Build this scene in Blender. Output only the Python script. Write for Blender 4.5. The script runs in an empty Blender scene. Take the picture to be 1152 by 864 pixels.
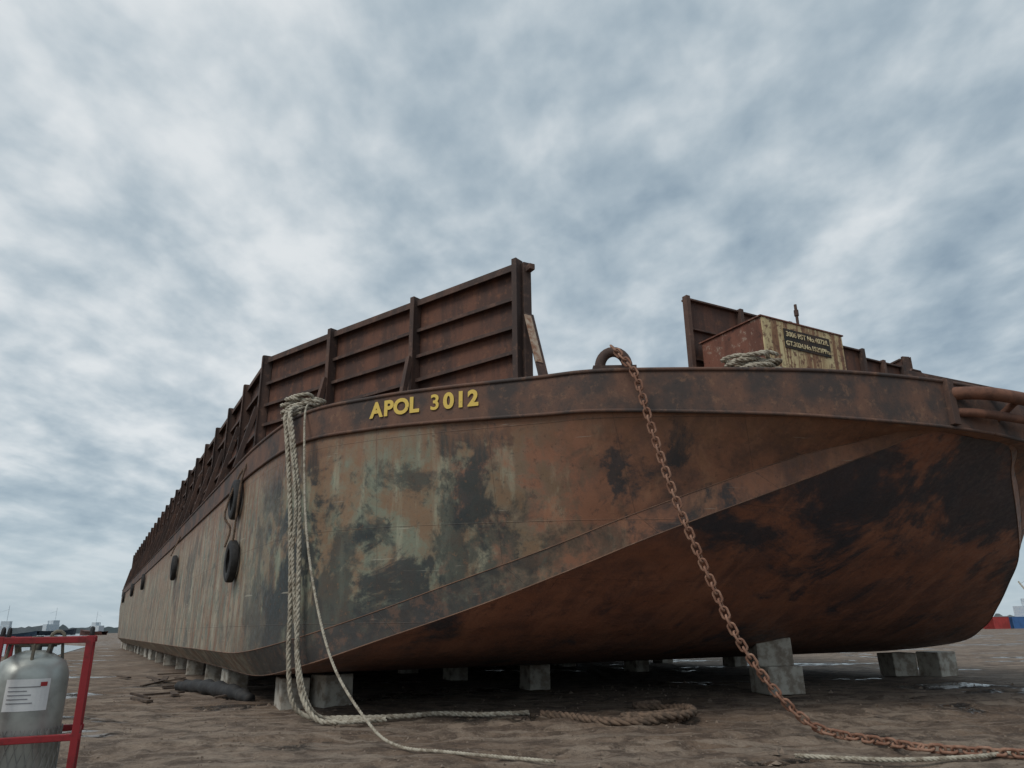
import bpy, math, random
from mathutils import Vector, Matrix, noise
random.seed(7)
sc=bpy.context.scene
COL=sc.collection
# ------------------------------------------------------------ helpers
def link(o,parent=None):
    COL.objects.link(o)
    if parent: o.parent=parent
    return o
def empty(name,loc=(0,0,0),rz=0):
    e=bpy.data.objects.new(name,None); e.location=loc; e.rotation_euler=(0,0,rz); e.empty_display_size=.3
    return link(e)
class MB:
    def __init__(s): s.v=[];s.f=[];s.uv={}
    def quad(s,a,b,c,d,uv=None):
        i=len(s.v); s.v+= [tuple(a),tuple(b),tuple(c),tuple(d)]; s.f.append((i,i+1,i+2,i+3))
        if uv: s.uv[len(s.f)-1]=uv
    def box(s,lo,hi):
        x0,y0,z0=lo;x1,y1,z1=hi; i=len(s.v)
        s.v+=[(x0,y0,z0),(x1,y0,z0),(x1,y1,z0),(x0,y1,z0),(x0,y0,z1),(x1,y0,z1),(x1,y1,z1),(x0,y1,z1)]
        s.f+=[tuple(i+k for k in q) for q in ((0,3,2,1),(4,5,6,7),(0,1,5,4),(1,2,6,5),(2,3,7,6),(3,0,4,7))]
    def beam(s,p,q,w,h,side=None):
        p=Vector(p);q=Vector(q);d=(q-p).normalized()
        if side is None:
            side=d.cross(Vector((0,0,1)))
            if side.length<.05: side=Vector((1,0,0))
        side=Vector(side); side=(side-d*side.dot(d)).normalized(); up=side.cross(d)
        i=len(s.v)
        for b in (p,q):
            for a,c in ((-1,-1),(1,-1),(1,1),(-1,1)): s.v.append(tuple(b+side*a*w/2+up*c*h/2))
        s.f+=[tuple(i+k for k in t) for t in ((0,1,2,3),(7,6,5,4),(0,4,5,1),(1,5,6,2),(2,6,7,3),(3,7,4,0))]
    def tube(s,pts,r,n=10,closed=False,caps=True):
        pts=[Vector(p) for p in pts]; m=len(pts); base=len(s.v); up=None
        for k,p in enumerate(pts):
            if closed: d=(pts[(k+1)%m]-pts[k-1]).normalized()
            else: d=(pts[min(k+1,m-1)]-pts[max(k-1,0)]).normalized()
            if up is None:
                up=Vector((0,0,1)) if abs(d.z)<.9 else Vector((1,0,0))
            up=(up-d*up.dot(d)).normalized(); sd=d.cross(up)
            rr=r[k] if isinstance(r,(list,tuple)) else r
            for j in range(n):
                a=2*math.pi*j/n; s.v.append(tuple(p+up*math.cos(a)*rr+sd*math.sin(a)*rr))
        for k in range(m if closed else m-1):
            k2=(k+1)%m
            for j in range(n):
                j2=(j+1)%n; s.f.append((base+k*n+j,base+k*n+j2,base+k2*n+j2,base+k2*n+j))
        if caps and not closed:
            s.f.append(tuple(base+j for j in range(n))[::-1]); s.f.append(tuple(base+(m-1)*n+j for j in range(n)))
    def cyl(s,c,r,z0,z1,n=32,r2=None):
        s.tube([(c[0],c[1],z0),(c[0],c[1],z1)],[r,r if r2 is None else r2],n)
    def obj(s,name,mat,parent=None,smooth=False,bevel=0,weld=False,loc=None,rot=None):
        me=bpy.data.meshes.new(name); me.from_pydata(s.v,[],s.f)
        if s.uv:
            ul=me.uv_layers.new(name='UVMap')
            for p in me.polygons:
                u=s.uv.get(p.index)
                if u:
                    for k,li in enumerate(p.loop_indices): ul.data[li].uv=u[k]
        me.materials.append(mat)
        if weld:
            import bmesh
            bm=bmesh.new(); bm.from_mesh(me); bmesh.ops.remove_doubles(bm,verts=bm.verts,dist=.0005)
            bmesh.ops.recalc_face_normals(bm,faces=bm.faces); bm.to_mesh(me); bm.free()
        if smooth:
            me.shade_smooth()
            if smooth!=True: me.set_sharp_from_angle(angle=math.radians(smooth))
        o=bpy.data.objects.new(name,me); link(o,parent)
        if loc: o.location=loc
        if rot: o.rotation_euler=rot
        if bevel:
            b=o.modifiers.new('bevel','BEVEL'); b.width=bevel; b.segments=2; b.limit_method='ANGLE'
        return o
def catmull(P,sub,closed=False):
    out=[];n=len(P)
    for i in range(n-1):
        p0=P[max(i-1,0)];p1=P[i];p2=P[i+1];p3=P[min(i+2,n-1)]
        for k in range(sub):
            t=k/sub
            out.append(tuple(.5*((2*b)+(-a+c)*t+(2*a-5*b+4*c-d)*t*t+(-a+3*b-3*c+d)*t**3) for a,b,c,d in zip(p0,p1,p2,p3)))
    out.append(tuple(P[-1])); return out
# ------------------------------------------------------------ material helpers
class M:
    def __init__(s,name,rough=.8,metal=0):
        s.m=bpy.data.materials.new(name); s.m.use_nodes=True; s.nt=s.m.node_tree; s.b=s.nt.nodes['Principled BSDF']
        s.b.inputs['Roughness'].default_value=rough; s.b.inputs['Metallic'].default_value=metal
        s.tc=s.nt.nodes.new('ShaderNodeTexCoord')
    def n(s,t,**k):
        x=s.nt.nodes.new(t)
        for a,v in k.items(): setattr(x,a,v)
        return x
    def L(s,a,b): s.nt.links.new(a,b)
    def mapc(s,scale,src='Object',loc=(0,0,0)):
        mp=s.n('ShaderNodeMapping'); mp.inputs['Scale'].default_value=scale; mp.inputs['Location'].default_value=loc
        s.L(s.tc.outputs[src],mp.inputs['Vector']); return mp.outputs[0]
    def noise(s,scale,detail=6,rough=.6,vec=None,dist=0,src='Object',vscale=(1,1,1),loc=(0,0,0)):
        x=s.n('ShaderNodeTexNoise'); x.inputs['Scale'].default_value=scale; x.inputs['Detail'].default_value=detail
        x.inputs['Roughness'].default_value=rough; x.inputs['Distortion'].default_value=dist
        s.L(vec if vec else s.mapc(vscale,src,loc),x.inputs['Vector']); return x.outputs['Fac']
    def val(s,src,lo,hi,a=0,b=1):
        x=s.n('ShaderNodeMapRange'); x.inputs[1].default_value=lo;x.inputs[2].default_value=hi;x.inputs[3].default_value=a;x.inputs[4].default_value=b
        x.interpolation_type='SMOOTHSTEP'; s.L(src,x.inputs[0]); return x.outputs[0]
    def math(s,op,a,b=None):
        x=s.n('ShaderNodeMath',operation=op)
        for i,q in enumerate((a,b)):
            if q is None: continue
            if isinstance(q,(int,float)): x.inputs[i].default_value=q
            else: s.L(q,x.inputs[i])
        return x.outputs[0]
    def mix(s,f,a,b,mode='MIX'):
        x=s.n('ShaderNodeMix',data_type='RGBA',blend_type=mode)
        for i,q in ((0,f),(6,a),(7,b)):
            if isinstance(q,(int,float)): x.inputs[i].default_value=q
            elif isinstance(q,tuple): x.inputs[i].default_value=(*q,1)
            else: s.L(q,x.inputs[i])
        return x.outputs[2]
    def xyz(s,src='Object'):
        x=s.n('ShaderNodeSeparateXYZ'); s.L(s.tc.outputs[src],x.inputs[0]); return x.outputs
    def bump(s,h,strength=.4,dist=.02,prev=None):
        x=s.n('ShaderNodeBump'); x.inputs['Strength'].default_value=strength; x.inputs['Distance'].default_value=dist
        s.L(h,x.inputs['Height'])
        if prev: s.L(prev,x.inputs['Normal'])
        s.L(x.outputs[0],s.b.inputs['Normal']); return x.outputs[0]
    def col(s,c): 
        if isinstance(c,tuple): s.b.inputs['Base Color'].default_value=(*c,1)
        else: s.L(c,s.b.inputs['Base Color'])
def simple(name,c,c2=None,rough=.8,metal=0,scale=6,bump=.3,lo=.42,hi=.62,dist=.01):
    m=M(name,rough,metal); f=m.noise(scale,8,.65)
    m.col(m.mix(m.val(f,lo,hi),c,c2 or tuple(x*.6 for x in c)))
    if bump: m.bump(m.noise(scale*4,6,.7),bump,dist)
    return m.m
def plates(m,sx,sy):
    br=m.n('ShaderNodeTexBrick'); br.offset=.0; br.inputs['Scale'].default_value=1; br.inputs['Mortar Size'].default_value=.010
    br.inputs['Brick Width'].default_value=sx; br.inputs['Row Height'].default_value=sy; br.inputs['Mortar Smooth'].default_value=.6
    m.L(m.mapc((1,1,1),'UV'),br.inputs['Vector']); return br.outputs['Fac']
def mk_side(name,dark=0):
    m=M(name,.72)
    X,Y,Z=m.xyz()[:3]
    big=m.noise(.55,8,.66,dist=.5); big2=m.noise(.5,8,.68,dist=.3,loc=(11,3,7)); med=m.noise(1.5,9,.68,dist=.3,loc=(5,2,9)); fine=m.noise(9,9,.72); fin2=m.noise(4,9,.75,loc=(2,9,1))
    streak=m.noise(1,8,.66,vscale=(2.2,2.2,.30)); streak2=m.noise(1,7,.62,vscale=(6,6,.4),loc=(3,1,4))
    A=m.mix(m.val(streak,.40,.60),(.34,.30,.22),(.20,.125,.078))
    A=m.mix(m.val(med,.47,.62),A,(.16,.17,.13))
    A=m.mix(m.val(streak2,.52,.66,0,.85),A,(.24,.09,.038))
    A=m.mix(m.val(fin2,.53,.66,0,.7),A,(.055,.05,.042))
    A=m.mix(m.val(big2,.54,.62,0,.6),A,(.06,.058,.05))
    B=m.mix(m.val(med,.40,.60),(.185,.20,.145),(.21,.135,.08))
    B=m.mix(m.val(streak,.52,.66,0,.6),B,(.34,.345,.25))
    B=m.mix(m.val(fin2,.54,.67,0,.7),B,(.045,.055,.05))
    B=m.mix(m.val(big2,.51,.58,0,.75),B,(.032,.040,.038))
    B=m.mix(m.val(big,.49,.56,0,.9),B,(.022,.029,.031))
    C=m.mix(m.val(med,.4,.62),(.27,.125,.074),(.14,.075,.054))
    C=m.mix(m.val(streak,.50,.66,0,.65),C,(.34,.175,.10))
    C=m.mix(m.val(fin2,.56,.68,0,.5),C,(.07,.045,.04))
    C=m.mix(m.val(big,.53,.60,0,.85),C,(.03,.036,.041))
    yn=m.math('ADD',Y,m.math('MULTIPLY',m.math('SUBTRACT',med,.5),7))
    c=m.mix(m.val(yn,8,12.5),B,A); c=m.mix(m.val(yn,4.4,2.6),c,C)
    zn=m.math('ADD',Z,m.math('MULTIPLY',m.math('SUBTRACT',streak2,.5),3.0))
    c=m.mix(m.math('MULTIPLY',m.val(zn,4.4,5.6),.75),c,(.21,.105,.06))
    c=m.mix(m.math('MULTIPLY',m.val(zn,2.5,1.3),m.val(Y,14,8,.1,.7)),c,(.05,.045,.04))
    c=m.mix(m.val(fine,.56,.72,0,.45),c,(.32,.16,.09))
    c=m.mix(m.val(fine,.44,.3,0,.6),c,(.03,.025,.022))
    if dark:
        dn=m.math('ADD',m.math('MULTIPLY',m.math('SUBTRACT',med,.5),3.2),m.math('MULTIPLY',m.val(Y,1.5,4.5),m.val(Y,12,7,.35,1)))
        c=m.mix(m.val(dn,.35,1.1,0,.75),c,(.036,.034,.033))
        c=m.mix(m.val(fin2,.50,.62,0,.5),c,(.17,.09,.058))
    sc_=m.noise(1,4,.5,vscale=(.7,.7,16),loc=(8,8,8)); c=m.mix(m.val(sc_,.69,.74,0,.6),c,(.38,.35,.28))
    pl=plates(m,2.4,1.75); c=m.mix(m.math('MULTIPLY',pl,.4),c,(.06,.04,.03))
    m.col(c)
    wav=m.noise(1,2,.5,vscale=(.9,.9,.7))
    b=m.bump(wav,.6,.14); b=m.bump(pl,.4,.010,b); m.bump(m.noise(14,8,.7),.4,.01,b)
    m.L(m.val(fine,.3,.7,.5,.85),m.b.inputs['Roughness']); return m.m
def mk_bottom():
    m=M('raked_bottom_plate',.7); X,Y,Z=m.xyz()[:3]
    big=m.noise(.38,9,.68,dist=.5,loc=(2,7,1)); med=m.noise(1.1,9,.7); fine=m.noise(8,9,.72); f2=m.noise(3,9,.75,loc=(6,6,1))
    st=m.noise(1,7,.65,vscale=(1.8,.3,.3),loc=(1,4,2))
    c=m.mix(m.val(med,.38,.64),(.30,.125,.074),(.17,.08,.058))
    c=m.mix(m.val(st,.48,.66,0,.7),c,(.37,.165,.098))
    c=m.mix(m.val(f2,.54,.68,0,.65),c,(.075,.045,.04))
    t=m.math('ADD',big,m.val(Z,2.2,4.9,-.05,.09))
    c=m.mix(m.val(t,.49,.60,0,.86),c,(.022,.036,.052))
    c=m.mix(m.val(Z,2.0,.9,0,.5),c,(.05,.042,.038))  # lowest plating darkened in colour, partly painting in the shade under the bow
    c=m.mix(m.val(fine,.58,.75,0,.4),c,(.36,.18,.11)); c=m.mix(m.val(fine,.42,.28,0,.5),c,(.03,.022,.02))
    pl=plates(m,2.6,2.2); c=m.mix(m.math('MULTIPLY',pl,.3),c,(.05,.03,.025))
    m.col(c); b=m.bump(m.noise(.9,2,.5),.6,.12); b=m.bump(pl,.3,.01,b); m.bump(m.noise(14,8,.7),.35,.01,b)
    m.L(m.val(fine,.3,.7,.42,.8),m.b.inputs['Roughness']); return m.m
def mk_rust(name,c1,c2,c3,vs=(1.5,1.5,.3),rough=.82,amt=.6):
    m=M(name,rough); a=m.noise(1,8,.65,vscale=vs); f=m.noise(5,8,.7); g=m.noise(18,6,.7)
    c=m.mix(m.val(a,.4,.62),c1,c2); c=m.mix(m.val(f,.52,.70,0,amt),c,c3); c=m.mix(m.val(g,.45,.3,0,.5),c,tuple(x*.35 for x in c1))
    m.col(c); m.bump(g,.4,.008); return m.m
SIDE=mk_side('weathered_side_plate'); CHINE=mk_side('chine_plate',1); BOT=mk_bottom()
BAND=mk_rust('band_steel',(.055,.042,.038),(.14,.072,.048),(.23,.125,.075),vs=(1.0,1.0,.9))
WALL=mk_rust('cargo_wall_steel',(.066,.035,.027),(.135,.058,.036),(.22,.095,.05),amt=.6,vs=(1.8,1.8,.4))
RIB=mk_rust('rib_steel',(.05,.032,.027),(.10,.055,.04),(.20,.11,.075))
DECK=mk_rust('deck_plate',(.08,.045,.035),(.11,.06,.04),(.15,.09,.06),vs=(1,1,1))
PIPE=mk_rust('pipe_rust',(.12,.055,.036),(.20,.09,.055),(.08,.04,.03),vs=(3,3,3))
CHAINM=mk_rust('chain_rust',(.20,.095,.06),(.30,.17,.115),(.36,.25,.19),vs=(6,6,6))
SEAM=mk_rust('seam_rust',(.20,.11,.07),(.12,.07,.05),(.27,.17,.12),vs=(1,1,1))
RUBBER=simple('tyre_rubber',(.012,.012,.013),(.03,.028,.027),.75,scale=8)
CONC=simple('block_concrete',(.46,.43,.37),(.24,.20,.16),.9,scale=3,bump=.5,dist=.015)
ROPEM=simple('rope_fibre',(.42,.385,.31),(.22,.185,.14),.95,scale=9)
ROPED=simple('muddy_rope_fibre',(.17,.115,.08),(.085,.060,.043),.95,scale=9)
YEL=M('faded_yellow_paint',.7); f=YEL.noise(9,8,.7); YEL.col(YEL.mix(YEL.val(f,.57,.68,0,.9),(.66,.47,.10),(.17,.10,.05))); YEL=YEL.m
# ------------------------------------------------------------ BARGE
TH=math.radians(29)
barge=empty('cargo_barge',(9.4,14.6,0),TH)
ZD=6.15
AFT=[(89.4,12.1,5.5, 89.4,12.1,4.2, 89.4,11.8,3.6),(83,12.1,5.5, 83,12.1,1.1, 83,11.65,.65),(60,12.1,5.5,60,12.1,1.1,60,11.65,.65),(40,12.1,5.5,40,12.1,1.1,40,11.65,.65),(25,12.1,5.5,25,12.1,1.1,25,11.65,.65)]
CT=[(15,12.1,5.5, 15,12.08,1.12, 15,11.65,.65),
(11,12.07,5.5, 11,12.05,1.16, 10.6,11.65,.66),
(7.6,11.75,5.5, 7.4,11.72,1.46, 7.0,11.5,1.0),
(5.86,10.85,5.48, 5.75,10.72,1.90, 5.5,10.45,1.48),
(4.7,9.95,5.45, 4.72,9.50,2.42, 4.42,9.02,2.04),
(3.2,8.51,5.4, 3.6,8.05,3.02, 3.47,7.69,2.62),
(2.2,7.5,5.36, 2.66,6.75,3.60, 2.53,6.33,3.24),
(.84,4.95,5.28, 1.42,4.3,4.53, 1.3,3.8,4.22),
(.2,3.28,5.22, .76,2.85,4.94, .7,2.55,4.72),
(-.2,1.5,5.2, .12,1.7,5.17, .1,1.4,5.15),
(-.32,0,5.2, .02,0,5.19, .02,0,5.17)]
cols=[]
for i in range(len(AFT)):
    p=AFT[i]; q=(AFT+CT)[i+1]; n=max(2,int((p[0]-q[0])/2.5))
    for k in range(n): cols.append(tuple(a+(b-a)*k/n for a,b in zip(p,q)))
cols+=catmull(CT,7)
FD=(1.0,.10);FU=(.97,.155);FL=(.95,.165)
def fs(sign,b,F):
    return sign*b*(1 if sign<0 else (F[0]-F[1]*b/12))
def strips(sign):
    D=[Vector((fs(sign,c[1],FD),c[0],ZD)) for c in cols]
    K=[Vector((fs(sign,c[1],FD),c[0],c[2])) for c in cols]
    K2=[Vector((fs(sign,c[1]-.03,FD),c[0]+.03,c[2])) for c in cols]
    U=[Vector((fs(sign,c[4],FU),c[3],c[5])) for c in cols]
    Lc=[Vector((fs(sign,c[7],FL),c[6],c[8])) for c in cols]
    ulen=[0]
    for i in range(1,len(D)): ulen.append(ulen[-1]+(D[i]-D[i-1]).length)
    return D,K,K2,U,Lc,ulen
def strip(mb,A,B,ul,nsub,sign):
    for i in range(len(A)-1):
        for k in range(nsub):
            t0=k/nsub;t1=(k+1)/nsub
            a=A[i].lerp(B[i],t0);b=A[i+1].lerp(B[i+1],t0);c=A[i+1].lerp(B[i+1],t1);d=A[i].lerp(B[i],t1)
            uv=[(ul[i],a.z),(ul[i+1],b.z),(ul[i+1],c.z),(ul[i],d.z)]
            q=[a,b,c,d]
            if sign>0: q=q[::-1]; uv=uv[::-1]
            mb.quad(*q,uv=uv)
band,side,chine,bot=MB(),MB(),MB(),MB(); rails=MB(); seam=MB()
outl=[]
for sign in (-1,1):
    D,K,K2,U,Lc,ul=strips(sign)
    strip(band,D,K,ul,1,sign); strip(side,K2,U,ul,5,sign); strip(chine,U,Lc,ul,1,sign)
    CC=[Vector((0,p.y, p.z)) for p in Lc]
    NS=8
    for i in range(len(Lc)-1):
        for k in range(NS):
            t0=k/NS;t1=(k+1)/NS
            q=[Lc[i].lerp(CC[i],t0),Lc[i+1].lerp(CC[i+1],t0),Lc[i+1].lerp(CC[i+1],t1),Lc[i].lerp(CC[i],t1)]
            if sign>0:q=q[::-1]
            bot.quad(*q,uv=[(p.x,p.y*1.2) for p in q])
    rails.tube(K,.035,8); rails.tube([p+Vector((0,0,-.02)) for p in D],.04,8)
    seam.tube(U[:-8],.010,6); seam.tube(Lc[:-8],.012,6)
    outl.append(D)
dk=MB(); dk.v=[tuple(p) for p in outl[0]]+[tuple(p) for p in outl[1][:-1][::-1]]
dk.f=[tuple(range(len(dk.v)))]
band.obj('headlog_band',BAND,barge,smooth=30,weld=True); side.obj('side_shell',SIDE,barge,smooth=30,weld=True)
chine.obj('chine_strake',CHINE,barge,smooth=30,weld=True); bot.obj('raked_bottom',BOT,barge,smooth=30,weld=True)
dk.obj('deck',DECK,barge); rails.obj('rub_rails',BAND,barge,smooth=True); seam.obj('chine_weld_seams',SEAM,barge,smooth=True)
st=MB(); st.quad((-12.1,89.39,6.15),(10.8,89.39,6.15),(9.2,89.39,3.6),(-11.8,89.39,3.6)); st.obj('transom',BAND,barge)
def wall(name,pts,z0,z1,sgn,spacing):
    plate,rib=MB(),MB()
    for i in range(len(pts)-1):
        p=Vector((*pts[i],0));q=Vector((*pts[i+1],0)); d=(q-p).normalized(); o=Vector((d.y,-d.x,0))
        if o.x*sgn<0: o=-o
        plate.beam(p+Vector((0,0,(z0+z1)/2)),q+Vector((0,0,(z0+z1)/2)),.03,z1-z0,side=o)
        L=(q-p).length; n=max(1,round(L/spacing))
        # stiffeners run bay by bay, each bent slightly by years of grab damage
        for k in range(n):
            A=p+d*(L*k/n); B=p+d*(L*(k+1)/n)
            for j,f in enumerate((.04,.22,.40,.58,.78)):
                z=z0+(z1-z0)*f; za=z+random.uniform(-.02,.02); zb=z+random.uniform(-.02,.02)
                rib.beam(A+o*.09+Vector((0,0,za)),B+o*.09+Vector((0,0,zb)),.15,.03,side=o)
                rib.beam(A+o*.165+Vector((0,0,za-.035)),B+o*.165+Vector((0,0,zb-.035)),.02,.09,side=o)
        rib.beam(p+o*.06+Vector((0,0,z1+.02)),q+o*.06+Vector((0,0,z1+.02)),.24,.06,side=o)
        rib.beam(p+o*.18+Vector((0,0,z1-.06)),q+o*.18+Vector((0,0,z1-.06)),.03,.14,side=o)
        for k in range(n+1):
            if k==n and i<len(pts)-2: continue
            c=p+d*(L*k/n); h=z1-z0
            jt=random.uniform(-.05,.05)
            rib.beam(c+o*.16+Vector((0,0,z0)),c+o*.16+Vector((0,0,z1+.12)),.08,.26,side=d)
            rib.beam(c+o*.31+Vector((0,0,z0)),c+o*.31+Vector((0,0,z1+.10)),.14,.03,side=d)
            if not(i==0 and k==0): rib.beam(c+o*.34+Vector((0,0,z0+h*(.60+jt))),c+o*.80+d*jt*2+Vector((0,0,z0)),.12,.14,side=d)
    plate.obj(name+'_plating',WALL,barge); rib.obj(name+'_stiffeners',RIB,barge,bevel=.006)
wz1=9.66
wall('port_cargo_wall',[(-7.5,5.3),(-10.1,11.4),(-11.3,14.4),(-11.3,86)],ZD,wz1,-1,3.3)
wall('starboard_cargo_wall',[(6.5,5.3),(8.3,11.4),(9.4,14.4),(9.4,86)],ZD,wz1,1,3.3)
e=MB(); e.beam((-7.46,5.2,ZD),(-7.46,5.2,wz1+.05),.20,.14,side=(1,0,0)); 
e.beam((-7.46,5.12,ZD+2.25),(-7.38,4.45,ZD),.26,.05,side=(1,.1,0)); e.beam((-7.46,5.1,wz1-.15),(-7.46,4.9,wz1-.15),.14,.14)
e.obj('wall_end_post',RIB,barge,bevel=.01)
e=MB(); e.beam((-7.50,5.09,ZD+2.2),(-7.46,4.70,ZD+.95),.18,.03,side=(1,.1,0)); e.obj('pale_brace_plate',simple('pale_brace',(.42,.33,.25),(.24,.12,.07)),barge)
bh=MB(); br=MB()
def panel(x0,x1,y,z1,n):
    bh.box((x0,y,ZD),(x1,y+.03,z1))
    for k in range(n+1):
        x=x0+(x1-x0)*k/n; br.box((x-.06,y-.16,ZD),(x+.06,y-.002,z1+.08))
    for f in (.25,.5,.75): 
        z=ZD+(z1-ZD)*f; br.box((x0,y-.1,z),(x1,y-.003,z+.04))
    br.box((x0,y-.1,z1),(x1,y+.1,z1+.05))
panel(-3.4,.2,4.4,9.3,2); panel(.9,3.4,4.6,9.15,2); panel(3.5,5.4,4.7,9.0,2)
bh.obj('forward_bulkhead_plating',WALL,barge); br.obj('forward_bulkhead_stiffeners',RIB,barge,bevel=.006)
wn=MB(); wn.tube([(2.2,2.6,ZD+.75),(4.0,2.6,ZD+.75)],.42,20); wn.box((2.0,2.1,ZD),(2.15,3.1,ZD+1.25)); wn.box((4.05,2.1,ZD),(4.2,3.1,ZD+1.25)); wn.box((4.3,2.2,ZD),(5.0,3.0,ZD+.9)); wn.obj('deck_winch',RIB,barge,bevel=.02,smooth=30)
m=M('yellow_peeling_paint',.7); a=m.noise(1,8,.65,vscale=(4,4,.8)); f=m.noise(7,8,.7); st_=m.noise(1,6,.6,vscale=(9,9,.5),loc=(3,3,3))
Zb=m.xyz()[2]
c=m.mix(m.val(a,.40,.58),(.62,.51,.28),(.46,.34,.18)); c=m.mix(m.val(st_,.46,.60,0,.9),c,(.20,.085,.04)); c=m.mix(m.val(f,.50,.60,0,.9),c,(.14,.06,.035)); c=m.mix(m.val(Zb,6.9,6.2,0,.85),c,(.12,.05,.03))
m.col(c); m.bump(f,.4,.01); YBOX=m.m
RBOX=M('box_rust',.82); a=RBOX.noise(1,8,.65,vscale=(2,2,.7)); f=RBOX.noise(4,9,.75); c=RBOX.mix(RBOX.val(a,.4,.6),(.12,.048,.032),(.19,.075,.048)); c=RBOX.mix(RBOX.val(f,.54,.62,0,.7),c,(.36,.28,.22)); c=RBOX.mix(RBOX.val(f,.44,.34,0,.8),c,(.05,.025,.02)); RBOX.col(c); RBOX.bump(f,.4,.01); RBOX=RBOX.m
bx=MB(); bx.box((-3.2,2.3,ZD),(-.55,4.15,8.1)); bx.obj('deck_box_body',RBOX,barge,bevel=.02)
bx=MB(); bx.box((-3.19,2.27,ZD+.02),(-.56,2.297,8.09)); bx.obj('deck_box_front_plate',YBOX,barge)
bx=MB(); bx.box((-3.24,2.25,8.1),(-.51,4.20,8.13)); bx.obj('deck_box_top_plate',RBOX,barge)
bx=MB(); bx.box((-2.55,2.25,7.47),(-1.05,2.269,7.93)); bx.obj('registration_plate',simple('plate_black',(.02,.018,.016),(.05,.03,.02)),barge)
def text(name,body,size,mat,loc,rot,parent,off=0,space=1,ext=.004,align='CENTER'):
    t=bpy.data.curves.new(name,'FONT'); t.body=body; t.size=size; t.offset=off; t.extrude=ext; t.space_character=space; t.align_x=align; t.align_y='CENTER'
    t.materials.append(mat); o=bpy.data.objects.new(name,t); link(o,parent); o.location=loc; o.rotation_euler=rot; return o
PT=simple('plate_lettering',(.66,.56,.34),(.40,.30,.17))
text('registration_line_1','3006 PST No.4072/L',.165,PT,(-1.8,2.243,7.80),(math.pi/2,0,0),barge,.004)
text('registration_line_2','GT.3024.No.1529/PPm',.155,PT,(-1.8,2.243,7.58),(math.pi/2,0,0),barge,.004)
mm=MB(); mm.cyl((-1.1,3.0),.035,8.14,9.1,8); mm.cyl((-1.1,3.0),.055,8.8,8.95,8); mm.beam((-1.1,3.0,8.5),(-.9,3,8.2),.03,.03); mm.obj('light_mast',RIB,barge)
D=[Vector((-c[1],c[0],ZD)) for c in cols][::-1]
cum=[0]
for i in range(1,len(D)): cum.append(cum[-1]+(D[i]-D[i-1]).length)
def at(u):
    for i in range(1,len(D)):
        if cum[i]>=u:
            t=(u-cum[i-1])/(cum[i]-cum[i-1]); return D[i-1].lerp(D[i],t),(D[i]-D[i-1]).normalized()
def nearest(b,s): return min(range(len(D)),key=lambda i:(D[i].x+b)**2+(D[i].y-s)**2)
u_left=cum[nearest(10.76,5.86)]-.08; u_right=cum[nearest(9.15,3.95)]+.18
word='APOL 3012'; wts=[1,1,1.05,.9,.62,1,1,.75,1]; tot=sum(wts); pos=0
for ch,wv in zip(word,wts):
    uc=u_left+(u_right-u_left)*(pos+wv/2)/tot; pos+=wv
    if ch==' ': continue
    p,t=at(uc); t=-t; nrm=Vector((t.y,-t.x,0))
    rot=Matrix((t,Vector((0,0,1)),nrm)).transposed().to_euler()
    text('hull_letter_'+ch,ch,.43,YEL,p+nrm*.024+Vector((0,0,-.32)),rot,barge,.009 if ch=='3' else .018,ext=.003)
bo=MB()
for dx,dy in ((0,0),(.0,.7)):
    bo.cyl((-11.55+dx,8.4+dy),.14,ZD,ZD+.45,16); bo.cyl((-11.55+dx,8.4+dy),.2,ZD+.4,ZD+.46,16)
bo.cyl((-4.25,1.75),.2,ZD,ZD+.6,16); bo.obj('mooring_bollard',RIB,barge,smooth=30)
tb=MB(); arc=[]
cx,cy=-7.25,2.35
for k in range(15):
    a=math.pi*k/14; arc.append((cx-.26*math.cos(a)*.85, cy+.26*math.cos(a)*.52, ZD+.12+.30*math.sin(a)*1.05))
arc=[(arc[0][0],arc[0][1],ZD-.02)]+arc+[(arc[-1][0],arc[-1][1],ZD-.25)]
tb.tube(arc,.10,12); tb.beam((cx-.35,cy+.2,ZD+.05),(cx+.35,cy-.2,ZD+.05),.35,.12)
tb.obj('towing_bracket',RIB,barge,smooth=40)
pp=MB()
pp.tube(catmull([(-1.2,-.1,5.9),(-.8,-.5,5.88),(-.2,-.72,5.86),(1.2,-.8,5.84),(2.6,-.5,5.84),(3.2,.2,5.84)],5),.13,14)
pp.tube(catmull([(-1.1,-.1,5.55),(-.7,-.4,5.52),(0,-.55,5.5),(1.3,-.6,5.5),(2.6,-.4,5.5),(3.2,.2,5.5)],5),.09,14)
pp.tube([(.35,-.78,5.86),(.35,-.2,5.5)],.07,10); pp.tube([(.1,-.3,6.1),(.6,-.75,5.88)],.09,12); pp.tube([(1.7,-.75,5.86),(1.7,-.2,5.5)],.07,10)
pp.obj('bow_pipe_fender',PIPE,barge,smooth=40)
g=MB(); g.box((-1.0,.1,ZD),(-.9,.5,ZD+.12)); g.box((-.95,.15,ZD),(3.6,.25,ZD+.14)); g.beam((-.6,1.2,ZD+.25),(4,1.0,ZD+.1),.5,.25); g.box((-1.25,-.34,5.25),(-1.05,-.15,6.18)); g.beam((-1.0,.6,ZD+.35),(3.0,-.1,ZD+.08),.12,.3); g.obj('bow_coaming',RIB,barge,bevel=.01)
h=MB(); h.tube([(-.35,.9,ZD),(-.35,.9,ZD+.68),(-.3,.9,ZD+.73),(0,.9,ZD+.73),(.05,.9,ZD+.68),(.05,.9,ZD)],.028,8)
h.tube([(1.6,.5,ZD),(1.6,.5,ZD+.45)],.03,8); h.cyl((1.6,.5),.07,ZD+.35,ZD+.5,8); h.obj('deck_handrail',RIB,barge,smooth=40)
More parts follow.
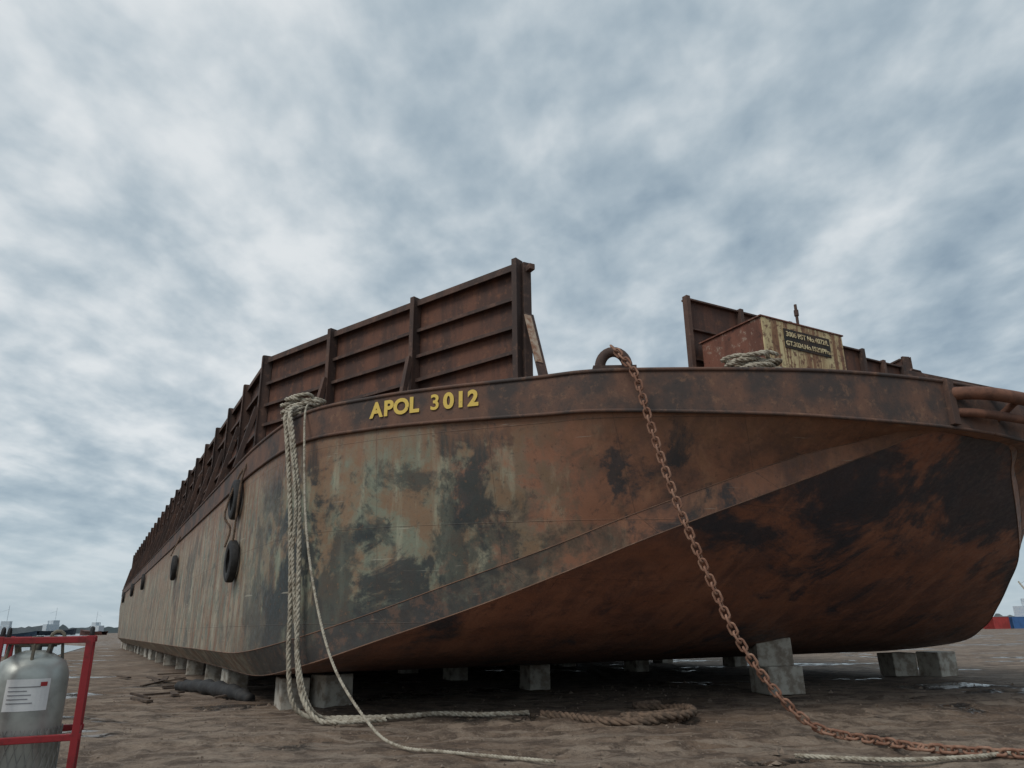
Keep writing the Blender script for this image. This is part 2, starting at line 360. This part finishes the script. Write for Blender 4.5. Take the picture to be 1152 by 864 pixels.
# ------------------------------------------------------------ ropes & chain
def rope(name,ctrl,r,mat,sub=14,pitch=None):
    P=[Vector(p) for p in catmull(ctrl,sub)]
    step=r*1.1; pts=[P[0]]; acc=0
    for i in range(1,len(P)):
        seg=(P[i]-P[i-1]).length
        if seg<1e-6: continue
        while acc+seg>=step*len(pts):
            t=(step*len(pts)-acc)/seg; pts.append(P[i-1].lerp(P[i],t))
        acc+=seg
    pitch=pitch or r*7
    cu=bpy.data.curves.new(name,'CURVE'); cu.dimensions='3D'; cu.bevel_depth=r*.56; cu.bevel_resolution=1
    for s in range(3):
        sp=cu.splines.new('POLY'); sp.points.add(len(pts)-1); up=None
        for k,p in enumerate(pts):
            d=(pts[min(k+1,len(pts)-1)]-pts[max(k-1,0)]).normalized()
            if up is None: up=Vector((1,0,.1)) if abs(d.z)>.8 else Vector((0,0,1))
            up=(up-d*up.dot(d)).normalized(); sd=d.cross(up)
            a=2*math.pi*(s/3+k*step/pitch); q=p+(up*math.cos(a)+sd*math.sin(a))*r*.5
            sp.points[k].co=(*q,1)
    cu.materials.append(mat); return link(bpy.data.objects.new(name,cu))
TL=Matrix.Translation((9.4,14.6,0))@Matrix.Rotation(TH,4,'Z')
def W(b,s,z): return tuple(TL@Vector((b,s,z)))
rope('mooring_rope',[W(-11.5,8.4,6.5),W(-11.75,8.1,6.42),W(-12.0,7.8,6.2),(-4.70,15.35,5.6),(-4.36,15.05,4),(-4.2,14.92,2.2),(-4.12,14.85,1.2),(-3.95,14.75,.5),(-3.6,14.6,.10),(-3.1,14.6,.06),(-2.4,14.9,.06)],.05,ROPEM)
rope('mooring_rope',[W(-11.5,8.7,6.55),W(-11.8,8.3,6.45),W(-12.05,8.0,6.15),(-4.86,15.5,5.5),(-4.58,15.2,4),(-4.40,15.1,2.2),(-4.34,15.05,1.2),(-4.2,15.0,.4),(-3.9,15.1,.10),(-3.2,15.2,.06),(-2.2,15.35,.06),(-1.5,15.75,.06),(-.6,15.6,.05),(.3,15.85,.05)],.05,ROPEM)
rope('mooring_rope',[W(-11.4,8.3,6.5),W(-11.75,8.0,6.35),W(-12.0,7.9,6.1),(-4.72,15.3,5.5),(-4.42,15.0,4.1),(-4.40,15.0,3.1),(-4.24,14.9,2.0),(-4.05,14.8,1.0),(-3.8,14.8,.3),(-3.5,15.0,.07),(-2.9,15.0,.06),(-2.6,14.7,.06),(-3.2,14.4,.06)],.035,ROPEM)
rope('mooring_line',[W(-11.4,8.1,6.5),W(-11.7,7.6,6.3),(-4.35,15.0,5.5),(-4.0,14.3,3.7),(-3.55,13.6,2.3),(-2.95,12.8,1.1),(-2.2,12.1,.3),(-1.7,11.7,.05),(-1.0,11.2,.04),(-.2,10.7,.04),(.5,10.3,.04)],.024,ROPEM)
def coil(c,R,turns,h=.03,ecc=.7):
    pts=[]
    for k in range(int(turns*10)):
        a=k/10*2*math.pi; rr=R*(1+.25*math.sin(k*1.7)+.1*random.uniform(-1,1)); pts.append((c[0]+math.cos(a)*rr,c[1]+math.sin(a)*rr*ecc,c[2]+h*k/10+random.uniform(0,.05)))
    return pts
rope('rope_coil',coil(W(-11.55,8.5,ZD+.1),.40,7,.07),.045,ROPEM,6)
rope('rope_coil',coil(W(-4.25,1.75,ZD+.15),.46,8,.055),.045,ROPEM,6)
rope('rope_pile',[(.5,15.6,.05),(1.0,15.0,.06),(1.5,14.3,.06),(2.2,14.1,.06),(3.0,14.6,.07),(3.3,15.4,.06),(3.1,16.2,.06),(3.3,15.5,.14),(3.2,14.6,.14),(2.6,14.2,.13),(1.9,14.3,.12),(2.7,15.0,.08),(3.4,15.8,.09),(3.0,16.5,.05),(2.5,16.9,.06),(3.1,17.3,.06)],.075,ROPED)
rope('ground_rope',[(3.6,10.6,.03),(4.6,10.2,.03),(5.6,10.3,.03),(6.6,10.6,.03),(8,10.4,.03)],.03,ROPEM)
rope('stay_rope',[(25,38,3.5),(23.5,34,1.5),(22,30.5,.3),(22.2,29,.05),(23,28,.04)],.04,ROPEM)
cpath=catmull([W(-7.45,2.1,ZD+.42),(2.18,12.55,6.0),(2.30,12.5,5.5),(2.50,12.5,4.6),(2.80,12.5,3.5),(3.22,12.5,2.3),(3.55,12.5,1.45),(4.05,12.5,.66),(4.5,12.45,.2),(4.85,12.3,.06),(5.2,11.6,.05),(5.45,11.0,.05),(6.0,10.6,.05),(6.7,10.3,.05),(7.4,10.3,.05)],30)
cpath=[Vector(p) for p in cpath]
pitch=.135; pts=[cpath[0]]; acc=0
for i in range(1,len(cpath)):
    seg=(cpath[i]-cpath[i-1]).length
    while acc+seg>=pitch*len(pts): pts.append(cpath[i-1].lerp(cpath[i],(pitch*len(pts)-acc)/seg))
    acc+=seg
ch=MB()
for k in range(len(pts)-1):
    c=(pts[k]+pts[k+1])/2; d=(pts[k+1]-pts[k]).normalized()
    ref=Vector((0,1,0)) if abs(d.y)<.8 else Vector((0,0,1))
    s1=(ref-d*ref.dot(d)).normalized(); s2=d.cross(s1); ang=(math.pi/2)*(k%2)+.5+.12*math.sin(k*1.3)
    w=s1*math.cos(ang)+s2*math.sin(ang); lp=[]
    for j in range(18):
        a=2*math.pi*j/18; x=math.cos(a); y=math.sin(a)
        lx=.045*(1 if x>0 else -1)*(abs(x)>1e-6)+.053*x; lp.append(c+d*lx+w*y*.058)
    ch.tube(lp,.0205,8,closed=True)
ch.obj('anchor_chain',CHAINM,None,smooth=50)
def tyre(b,s,z,R=.52):
    mb=MB(); n=40; prof=[(R*.56,-.13),(R*.60,-.16),(R*.85,-.17),(R*.97,-.13),(R,-.06),(R,.06),(R*.97,.13),(R*.85,.17),(R*.6,.16),(R*.56,.13),(R*.62,.09),(R*.62,-.09)]
    m_=len(prof)
    for i in range(n):
        a=2*math.pi*i/n; tr=1.0 if i%2 else .985
        for r,x in prof: mb.v.append((x*.62,math.cos(a)*r*(tr if r>R*.9 else 1)*.9,math.sin(a)*r*(tr if r>R*.9 else 1)*1.04))
    for i in range(n):
        for j in range(m_):
            mb.f.append((i*m_+j,i*m_+(j+1)%m_,((i+1)%n)*m_+(j+1)%m_,((i+1)%n)*m_+j))
    o=mb.obj('tyre_fender',RUBBER,None,smooth=40,weld=True); o.location=W(b,s,z); o.rotation_euler=(random.uniform(-.1,.1),0,TH+random.uniform(-.04,.04)); return o
for s,z in ((12.8,5.0),(12.4,3.35),(28.2,4.3),(50,4.9),(64,5.0),(80,5.0)): tyre(-12.22,s,z)
rope('fender_rope',[W(-11.9,12.8,6.2),W(-12.2,12.8,5.6),W(-12.45,12.75,4.6),W(-12.3,12.6,4.2),W(-12.4,12.55,3.7)],.03,ROPED)
rope('fender_rope',[W(-12.0,12.3,6.2),W(-12.2,12.2,5.4),W(-12.25,12.2,4.0),W(-12.25,12.4,3.5)],.03,ROPED)
rope('fender_rope',[W(-11.9,28.2,6.2),W(-12.2,28.2,5.4),W(-12.4,28.2,4.8)],.03,ROPED)
def block(x,y,z,sx,sy,sz,rz):
    mb=MB(); mb.box((-sx/2,-sy/2,0),(sx/2,sy/2,sz))
    mb.v=[tuple(c+random.uniform(-.018,.018) for c in v) for v in mb.v]
    o=mb.obj('concrete_block',CONC,None,bevel=.03,loc=(x,y,z),rot=(0,0,rz)); return o
for s in range(11,88,5):
    for b in (-11.1,-4,3.5,8.8):
        if b>0 and s<12: continue
        x,y,_=W(b+random.uniform(-.15,.15),s+random.uniform(-.3,.3)-(1.0 if b==-11.1 and s==11 else 0),0); block(x,y,-.02,.62,.8,.66,TH+random.uniform(-.15,.15))
x,y,_=W(-10.2,9.6,0); block(x,y,-.02,.72,.7,.7,TH+.2)
x,y,_=W(.3,6.4,0); block(x+.08,y-.1,-.02,1.0,.9,.66,.25); block(x,y,.63,.9,.85,.70,TH-.5)
block(12.65,26.2,-.02,.85,.8,.72,.2); block(13.85,26.0,-.02,.9,.8,.74,.5)
# ------------------------------------------------------------ gas cylinder in red cage
RED=simple('red_cage_paint',(.26,.014,.018),(.14,.012,.012),.5,scale=9,bump=.15,lo=.5,hi=.7)
cage=empty('gas_cylinder_cage',(-3.16,5.3,0),math.radians(27))
c=MB(); hx=.25; hw=.29
for x in(-hx,hx):
    for y in(-hw,hw): c.box((x-.022,y-.022,.0),(x+.022,y+.022,1.63))
for z in (.12,1.02,1.605):
    zz=.020
    for y in(-hw,hw): c.box((-hx-.03,y-.020,z-zz),(hx+.03,y+.020,z+zz+.001*(y>0)))
    for x in (-hx,hx): c.box((x-.019,-hw,z-zz+.002),(x+.019,hw,z+zz-.002))
c.box((-hx,-hw,.08),(hx,hw,.10))
c.obj('frame',RED,cage,bevel=.004)
c=MB()
for x in (-hx,hx): 
    for y in (-.2,.12):
        c.tube([(x,y+.045*math.cos(a),1.635+.045*math.sin(a)) for a in [k*math.pi/6 for k in range(-1,8)]],.010,6)
c.obj('lifting_lugs',RUBBER,cage,smooth=40)
mat=M('brushed_tank_steel',.35,.6); f=mat.noise(3,6,.6); mat.col(mat.mix(mat.val(f,.4,.65),(.42,.44,.41),(.26,.27,.25))); mat.b.inputs['Roughness'].default_value=.42; STEEL=mat.m
tk=empty('tank',(-.07,0,.05)); tk.parent=cage
t=MB(); prof=[(.0,.12),(.19,.12),(.222,.16),(.222,1.30),(.218,1.35),(.19,1.42),(.11,1.47),(.06,1.49),(.0,1.49)]
n=48
for r,z in prof:
    for j in range(n): t.v.append((max(r,.001)*math.cos(2*math.pi*j/n),max(r,.001)*math.sin(2*math.pi*j/n),z))
for k in range(len(prof)-1):
    for j in range(n): t.f.append((k*n+j,k*n+(j+1)%n,(k+1)*n+(j+1)%n,(k+1)*n+j))
t.obj('tank_body',STEEL,tk,smooth=40)
t=MB(); t.cyl((0,0),.035,1.47,1.58,12); t.tube([(-.12,0,1.53),(.12,0,1.53)],.02,8); t.tube([(.08,-.05,1.46),(.1,-.06,1.58)],.018,8); t.tube([(.12+.04*math.cos(a),-.06,1.57+.04*math.sin(a)) for a in [k*math.pi/5 for k in range(10)]],.012,6,closed=True); t.tube([(-.1,.05,1.46),(-.12,.05,1.57)],.02,8)
ring=[(.15*math.cos(2*math.pi*k/24),.15*math.sin(2*math.pi*k/24),1.54) for k in range(24)]; t.tube(ring,.012,6,closed=True)
for k in(0,6,12,18): t.tube([(ring[k][0],ring[k][1],1.54),(ring[k][0]*1.1,ring[k][1]*1.1,1.42)],.01,6)
t.obj('valves',simple('valve_metal',(.16,.14,.10),(.05,.05,.05),.5),tk,smooth=40)
def patch(name,a0,a1,z0,z1,mat,r=.225):
    mb=MB(); k=10
    for i in range(k):
        a=a0+(a1-a0)*i/k;b=a0+(a1-a0)*(i+1)/k
        P=lambda q,z:(r*math.cos(q),r*math.sin(q),z); mb.quad(P(a,z0),P(b,z0),P(b,z1),P(a,z1))
    mb.obj(name,mat,tk)
WH=simple('label_white',(.72,.73,.72),(.60,.62,.62),.5,bump=0,scale=3); GR=simple('label_ink',(.25,.26,.28),(.2,.2,.2),.6,bump=0)
patch('label',math.radians(-120),math.radians(-55),1.13,1.32,WH)
for k in range(5): patch('label_line_%d'%k,math.radians(-115),math.radians(-76+random.uniform(-12,8)),1.27-.024*k,1.276-.024*k,GR,.227)
patch('label_mark',math.radians(-70),math.radians(-60),1.275,1.30,simple('label_red',(.5,.03,.03),None,.5,bump=0),.228)
mesh_=MB()
for k in range(30):
    for sg in (-1,1):
        a0=k*2*math.pi/30; mesh_.tube([(.232*math.cos(a0+sg*u*.11),.232*math.sin(a0+sg*u*.11),.2+u*.082) for u in range(11)],.0022,4,caps=False)
mesh_.obj('wire_guard',simple('guard_wire',(.3,.3,.28),None,.5,bump=0),tk)
# ------------------------------------------------------------ ground
def gz(x,y):
    d=math.hypot(x,y-12); fade=max(0,1-d/60)
    v=noise.fractal(Vector((x*.35,y*.35,0)),1,2,4)*.06+noise.fractal(Vector((x*1.9,y*1.9,3)),.8,2,5)*.035
    t=(x*.93+y*.36); u=(-x*.36+y*.93)
    for c0,ph in ((8.0,0),(9.6,1),(10.9,4),(12.6,2),(13.9,5)):
        e=(u-c0-.5*math.sin(t*.22+ph)); v+=(-.09*math.exp(-(e/.17)**2)+.045*math.exp(-((abs(e)-.32)/.1)**2))*(.55+.45*noise.noise(Vector((t*.9,c0,0))))
        if abs(e)<.17: v+=.014*math.sin(t*22)
    return (v-.02)*fade
def axis(near,step,far):
    o=[near[0]]
    while o[-1]<near[1]: o.append(o[-1]+step)
    s=step
    while o[-1]<far: s*=1.35; o.append(o[-1]+s)
    a=[near[0]]; s=step
    while a[-1]>-far: s*=1.35; a.append(a[-1]-s)
    return a[1:][::-1]+o
gx=axis((-12,13),.065,5000); gy=axis((6,20),.065,5000)
g=MB(); 
for y in gy:
    for x in gx: g.v.append((x,y,gz(x,y)))
nx=len(gx)
for j in range(len(gy)-1):
    for i in range(nx-1): g.f.append((j*nx+i,j*nx+i+1,(j+1)*nx+i+1,(j+1)*nx+i))
m=M('muddy_ground',.9)
a=m.noise(.25,8,.6); b=m.noise(1.6,9,.7,dist=.5); cc=m.noise(16,9,.78)
rot=m.n('ShaderNodeMapping'); rot.inputs['Rotation'].default_value=(0,0,math.radians(-21)); rot.inputs['Scale'].default_value=(.35,2.6,1); m.L(m.tc.outputs['Object'],rot.inputs[0])
rn=m.noise(1,7,.65,vec=rot.outputs[0])
col=m.mix(m.val(a,.4,.6),(.165,.112,.076),(.235,.178,.132)); col=m.mix(m.val(b,.44,.58,0,.85),col,(.075,.050,.035)); col=m.mix(m.val(rn,.5,.62,0,.65),col,(.30,.24,.185)); 
col=m.mix(m.val(cc,.54,.66,0,.7),col,(.35,.295,.24)); col=m.mix(m.val(cc,.46,.34,0,.8),col,(.04,.028,.02))
wet=m.math('MULTIPLY',m.val(m.noise(.20,3,.5,dist=.6,vscale=(1,1.8,1),loc=(4,1,0)),.575,.62),m.val(b,.60,.48))
col=m.mix(m.math('MULTIPLY',wet,.65),col,(.05,.038,.03)); m.col(col)
m.L(m.val(wet,.2,.9,.92,.2),m.b.inputs['Roughness'])
bb=m.bump(m.math('MULTIPLY',b,m.math('SUBTRACT',1,wet)),.7,.12); m.bump(m.math('MULTIPLY',cc,m.math('SUBTRACT',1,wet)),.7,.045,bb)
g.obj('ground',m.m,None,smooth=True)
stn=MB()
for k in range(3500):
    x=random.uniform(-12,14); y=random.uniform(6.5,24); r=random.uniform(.008,.028)*(1 if random.random()<.96 else 2.4); z=gz(x,y)
    i=len(stn.v)
    for d in [(1,0,0),(-1,0,0),(0,1,0),(0,-1,0),(0,0,1)]: stn.v.append(tuple(Vector((x,y,z+r*.2))+Vector(d)*r*random.uniform(.6,1.3)))
    stn.f+=[(i+a_,i+b_,i+c_) for a_,b_,c_ in ((0,2,4),(2,1,4),(1,3,4),(3,0,4))]
stn.obj('gravel',simple('stone',(.22,.17,.13),(.10,.07,.05),.9,scale=2),None)
ts=MB()
for k in range(16):
    x,y,_=W(-12.9+random.uniform(-.8,1.0),random.uniform(13,26),0); a=random.uniform(0,3.14); L=random.uniform(.4,1.3)
    ts.beam((x,y,.05),(x+L*math.cos(a),y+L*math.sin(a),.05+random.uniform(0,.12)),random.uniform(.08,.2),.05)
ts.obj('timber_scraps',simple('wet_timber',(.10,.07,.05),(.05,.035,.028),.9),None)
wm=M('harbour_water',.12); wm.col((.05,.075,.085)); wm.bump(wm.noise(1,4,.6,vscale=(.4,1.5,1)),.5,.15)
w=MB(); w.v=[(-34,58,.03),(-52,95,.03),(-95,150,.03),(-2300,4500,.03),(-4900,4500,.03),(-4900,66,.03),(-80,60,.03)]; w.f=[tuple(range(7))]; w.obj('water',wm.m)
sh=MB()
def ridge(a0,a1,R,h0,n,seed):
    pr=None
    for k in range(n+1):
        a=a0+(a1-a0)*k/n; h=h0*(.5+.8*abs(noise.fractal(Vector((k*.35,seed,0)),1,2,4))+.15*random.random())
        p=(R*math.sin(a),R*math.cos(a))
        if pr: sh.quad((*pr[0],-1),(*p,-1),(*p,h),(*pr[0],pr[1]))
        pr=(p,h)
ridge(math.radians(-42),math.radians(50),1500,15,500,3.1)
sh.obj('distant_shoreline',simple('far_trees',(.12,.15,.16),(.20,.22,.23),.95,scale=.02,bump=0))
def container(x,y,rz,c,L=12.2):
    mb=MB(); n=40; 
    for k in range(n):
        x0=-L/2+L*k/n; x1=x0+L/n; y0=-1.22 if k%2 else -1.18
        mb.box((x0,y0,0.1),(x1,-y0,2.5))
    mb.box((-L/2,-1.24,0),(L/2,1.24,.12)); mb.box((-L/2,-1.24,2.48),(L/2,1.24,2.6))
    for xx in(-L/2,L/2-.15): mb.box((xx,-1.25,0),(xx+.15,1.25,2.61))
    mb.obj('shipping_container',simple('container_paint',c,tuple(q*.7 for q in c),.6,scale=.6),None,loc=(x,y,0),rot=(0,0,rz))
container(110,178,.5,(.42,.05,.045),6.1); container(118,182,.2,(.05,.14,.34),6.1); container(116,190,.1,(.36,.06,.05),6.1)
def boat(x,y,rz,s,c):
    e=empty('work_boat',(x,y,0),rz)
    mb=MB(); st2=[(-6,1.6,1.4),(-3,1.9,1.3),(2,1.8,1.5),(5,1.0,1.9),(6.3,.05,2.2)]
    for i in range(len(st2)-1):
        a,b_=st2[i],st2[i+1]
        for sg in(-1,1):
            mb.quad((a[0],sg*a[1]*.6,0),(b_[0],sg*b_[1]*.6,0.1),(b_[0],sg*b_[1],b_[2]),(a[0],sg*a[1],a[2]))
        mb.quad((a[0],-a[1],a[2]-.1),(b_[0],-b_[1],b_[2]-.1),(b_[0],b_[1],b_[2]-.1),(a[0],a[1],a[2]-.1))
    o=mb.obj('hull',simple('boat_hull',c,None,.6),e); o.scale=(s,s,s)
    mb=MB(); mb.box((-4,-1.2,1.3),(0,1.2,3.4)); mb.box((-2,-1,3.4),(0,1,4.6)); mb.cyl((-1,0),.06,4.6,8.5,6); mb.beam((-1,0,7.5),(-3,0,6.8),.05,.05); mb.cyl((-3,0),.25,3.4,4.5,10)
    o=mb.obj('superstructure',simple('boat_house',(.6,.62,.62),(.3,.4,.5),.6),e); o.scale=(s,s,s)
boat(128,190,.4,1.5,(.04,.12,.3)); boat(-330,560,1.0,2.2,(.05,.06,.08)); boat(-255,470,2.8,1.6,(.12,.05,.04)); boat(-130,200,.3,1,(.05,.08,.12))
ab=MB(); ab.tube(catmull([W(-12.6,17.5,.08),W(-12.3,16.6,.12),W(-12.0,15,.16),W(-11.7,13,.14),W(-11.5,12,.06)],6),[.05+.14*math.sin(math.pi*min(1,max(0,(k+1)/26)))**.4*(1+.25*math.sin(k*1.9)) for k in range(25)],16)
ab.obj('rubber_airbag',RUBBER,None,smooth=True)
mc=empty('mobile_crane',(-14.05,19.5,0),.3)
mb=MB(); mb.beam((0,0,1.2),(.5,0,3.0),.06,.06); mb.beam((.5,0,3.0),(.45,0,2.3),.12,.12); mb.tube([(.5,0,3.0),(.62,0,2.5),(.45,0,1.9)],.02,6); mb.obj('boom',RUBBER,mc)
mb=MB(); mb.box((-1,-.5,.5),(.9,.5,1.5)); mb.box((-.6,-.4,1.5),(.2,.4,1.8)); 
for x in(-.7,.6): mb.tube([(x,-.6,.45),(x,.6,.45)],.45,20)
mb.obj('chassis',RUBBER,mc,bevel=.03)
# ------------------------------------------------------------ world
w=bpy.data.worlds.new('World'); sc.world=w; w.use_nodes=True; nt=w.node_tree; nt.nodes.clear()
class Wn(M):
    def __init__(s): s.nt=nt; s.tc=nt.nodes.new('ShaderNodeTexCoord')
q=Wn(); X,Y,Z=q.xyz('Generated')[:3]
zz=q.math('ADD',q.math('MAXIMUM',Z,0.0),.20)
cb=q.n('ShaderNodeCombineXYZ'); q.L(q.math('DIVIDE',X,zz),cb.inputs[0]); q.L(q.math('DIVIDE',Y,zz),cb.inputs[1])
mp=q.n('ShaderNodeMapping'); mp.inputs['Rotation'].default_value=(0,0,.5); mp.inputs['Scale'].default_value=(1.0,.75,1); q.L(cb.outputs[0],mp.inputs[0])
v=mp.outputs[0]
c1=q.noise(1.15,4,.5,vec=v,dist=.3); c2=q.noise(5.2,4,.5,vec=v,dist=.2); c3=q.noise(12,5,.55,vec=v)
s_=q.math('ADD',q.math('ADD',q.math('MULTIPLY',c1,.42),q.math('MULTIPLY',c2,.42)),q.math('MULTIPLY',c3,.16))
lr=q.val(X,.6,-.6,-.012,.035)
s_=q.math('ADD',s_,lr)
r=q.n('ShaderNodeValToRGB'); q.L(s_,r.inputs[0]); el=r.color_ramp.elements; r.color_ramp.interpolation='B_SPLINE'
el[0].position=.34; el[0].color=(.22,.30,.38,1); el[1].position=.64; el[1].color=(.84,.87,.88,1)
e1=el.new(.43); e1.color=(.34,.43,.50,1); e2=el.new(.53); e2.color=(.52,.60,.65,1)
cl=q.mix(q.val(Z,.22,.0,0,.75),r.outputs[0],(.46,.56,.63))
sky=q.n('ShaderNodeTexSky',sky_type='NISHITA'); sky.sun_disc=False; sky.sun_elevation=math.radians(48); sky.sun_rotation=math.radians(215)
skm=q.mix(1.0,sky.outputs[0],(.09,.09,.09),'MULTIPLY')
fin=q.mix(.9,skm,cl)
bg=q.n('ShaderNodeBackground'); bg.inputs[1].default_value=1.0; q.L(fin,bg.inputs[0])
ou=q.n('ShaderNodeOutputWorld'); q.L(bg.outputs[0],ou.inputs[0])
su=bpy.data.lights.new('sun','SUN'); su.energy=1.5; su.angle=math.radians(25); su.color=(1,.95,.88)
so=link(bpy.data.objects.new('sun',su)); so.rotation_euler=Vector((-.45,-.6,.85)).to_track_quat('Z','Y').to_euler()
# ------------------------------------------------------------ camera
PITCH=math.radians(18.2); ROLL=math.radians(0.7)
R=Matrix.Rotation(math.radians(90)+PITCH,4,'X')@Matrix.Rotation(-ROLL,4,'Z')
ca=bpy.data.cameras.new('camera'); ca.lens=26; ca.sensor_width=36; ca.clip_end=12000; ca.clip_start=.05
co=link(bpy.data.objects.new('camera',ca)); co.matrix_world=Matrix.Translation((0,0,1.65))@R; sc.camera=co
sc.view_settings.view_transform='Standard'; sc.view_settings.look='None'; sc.view_settings.exposure=0
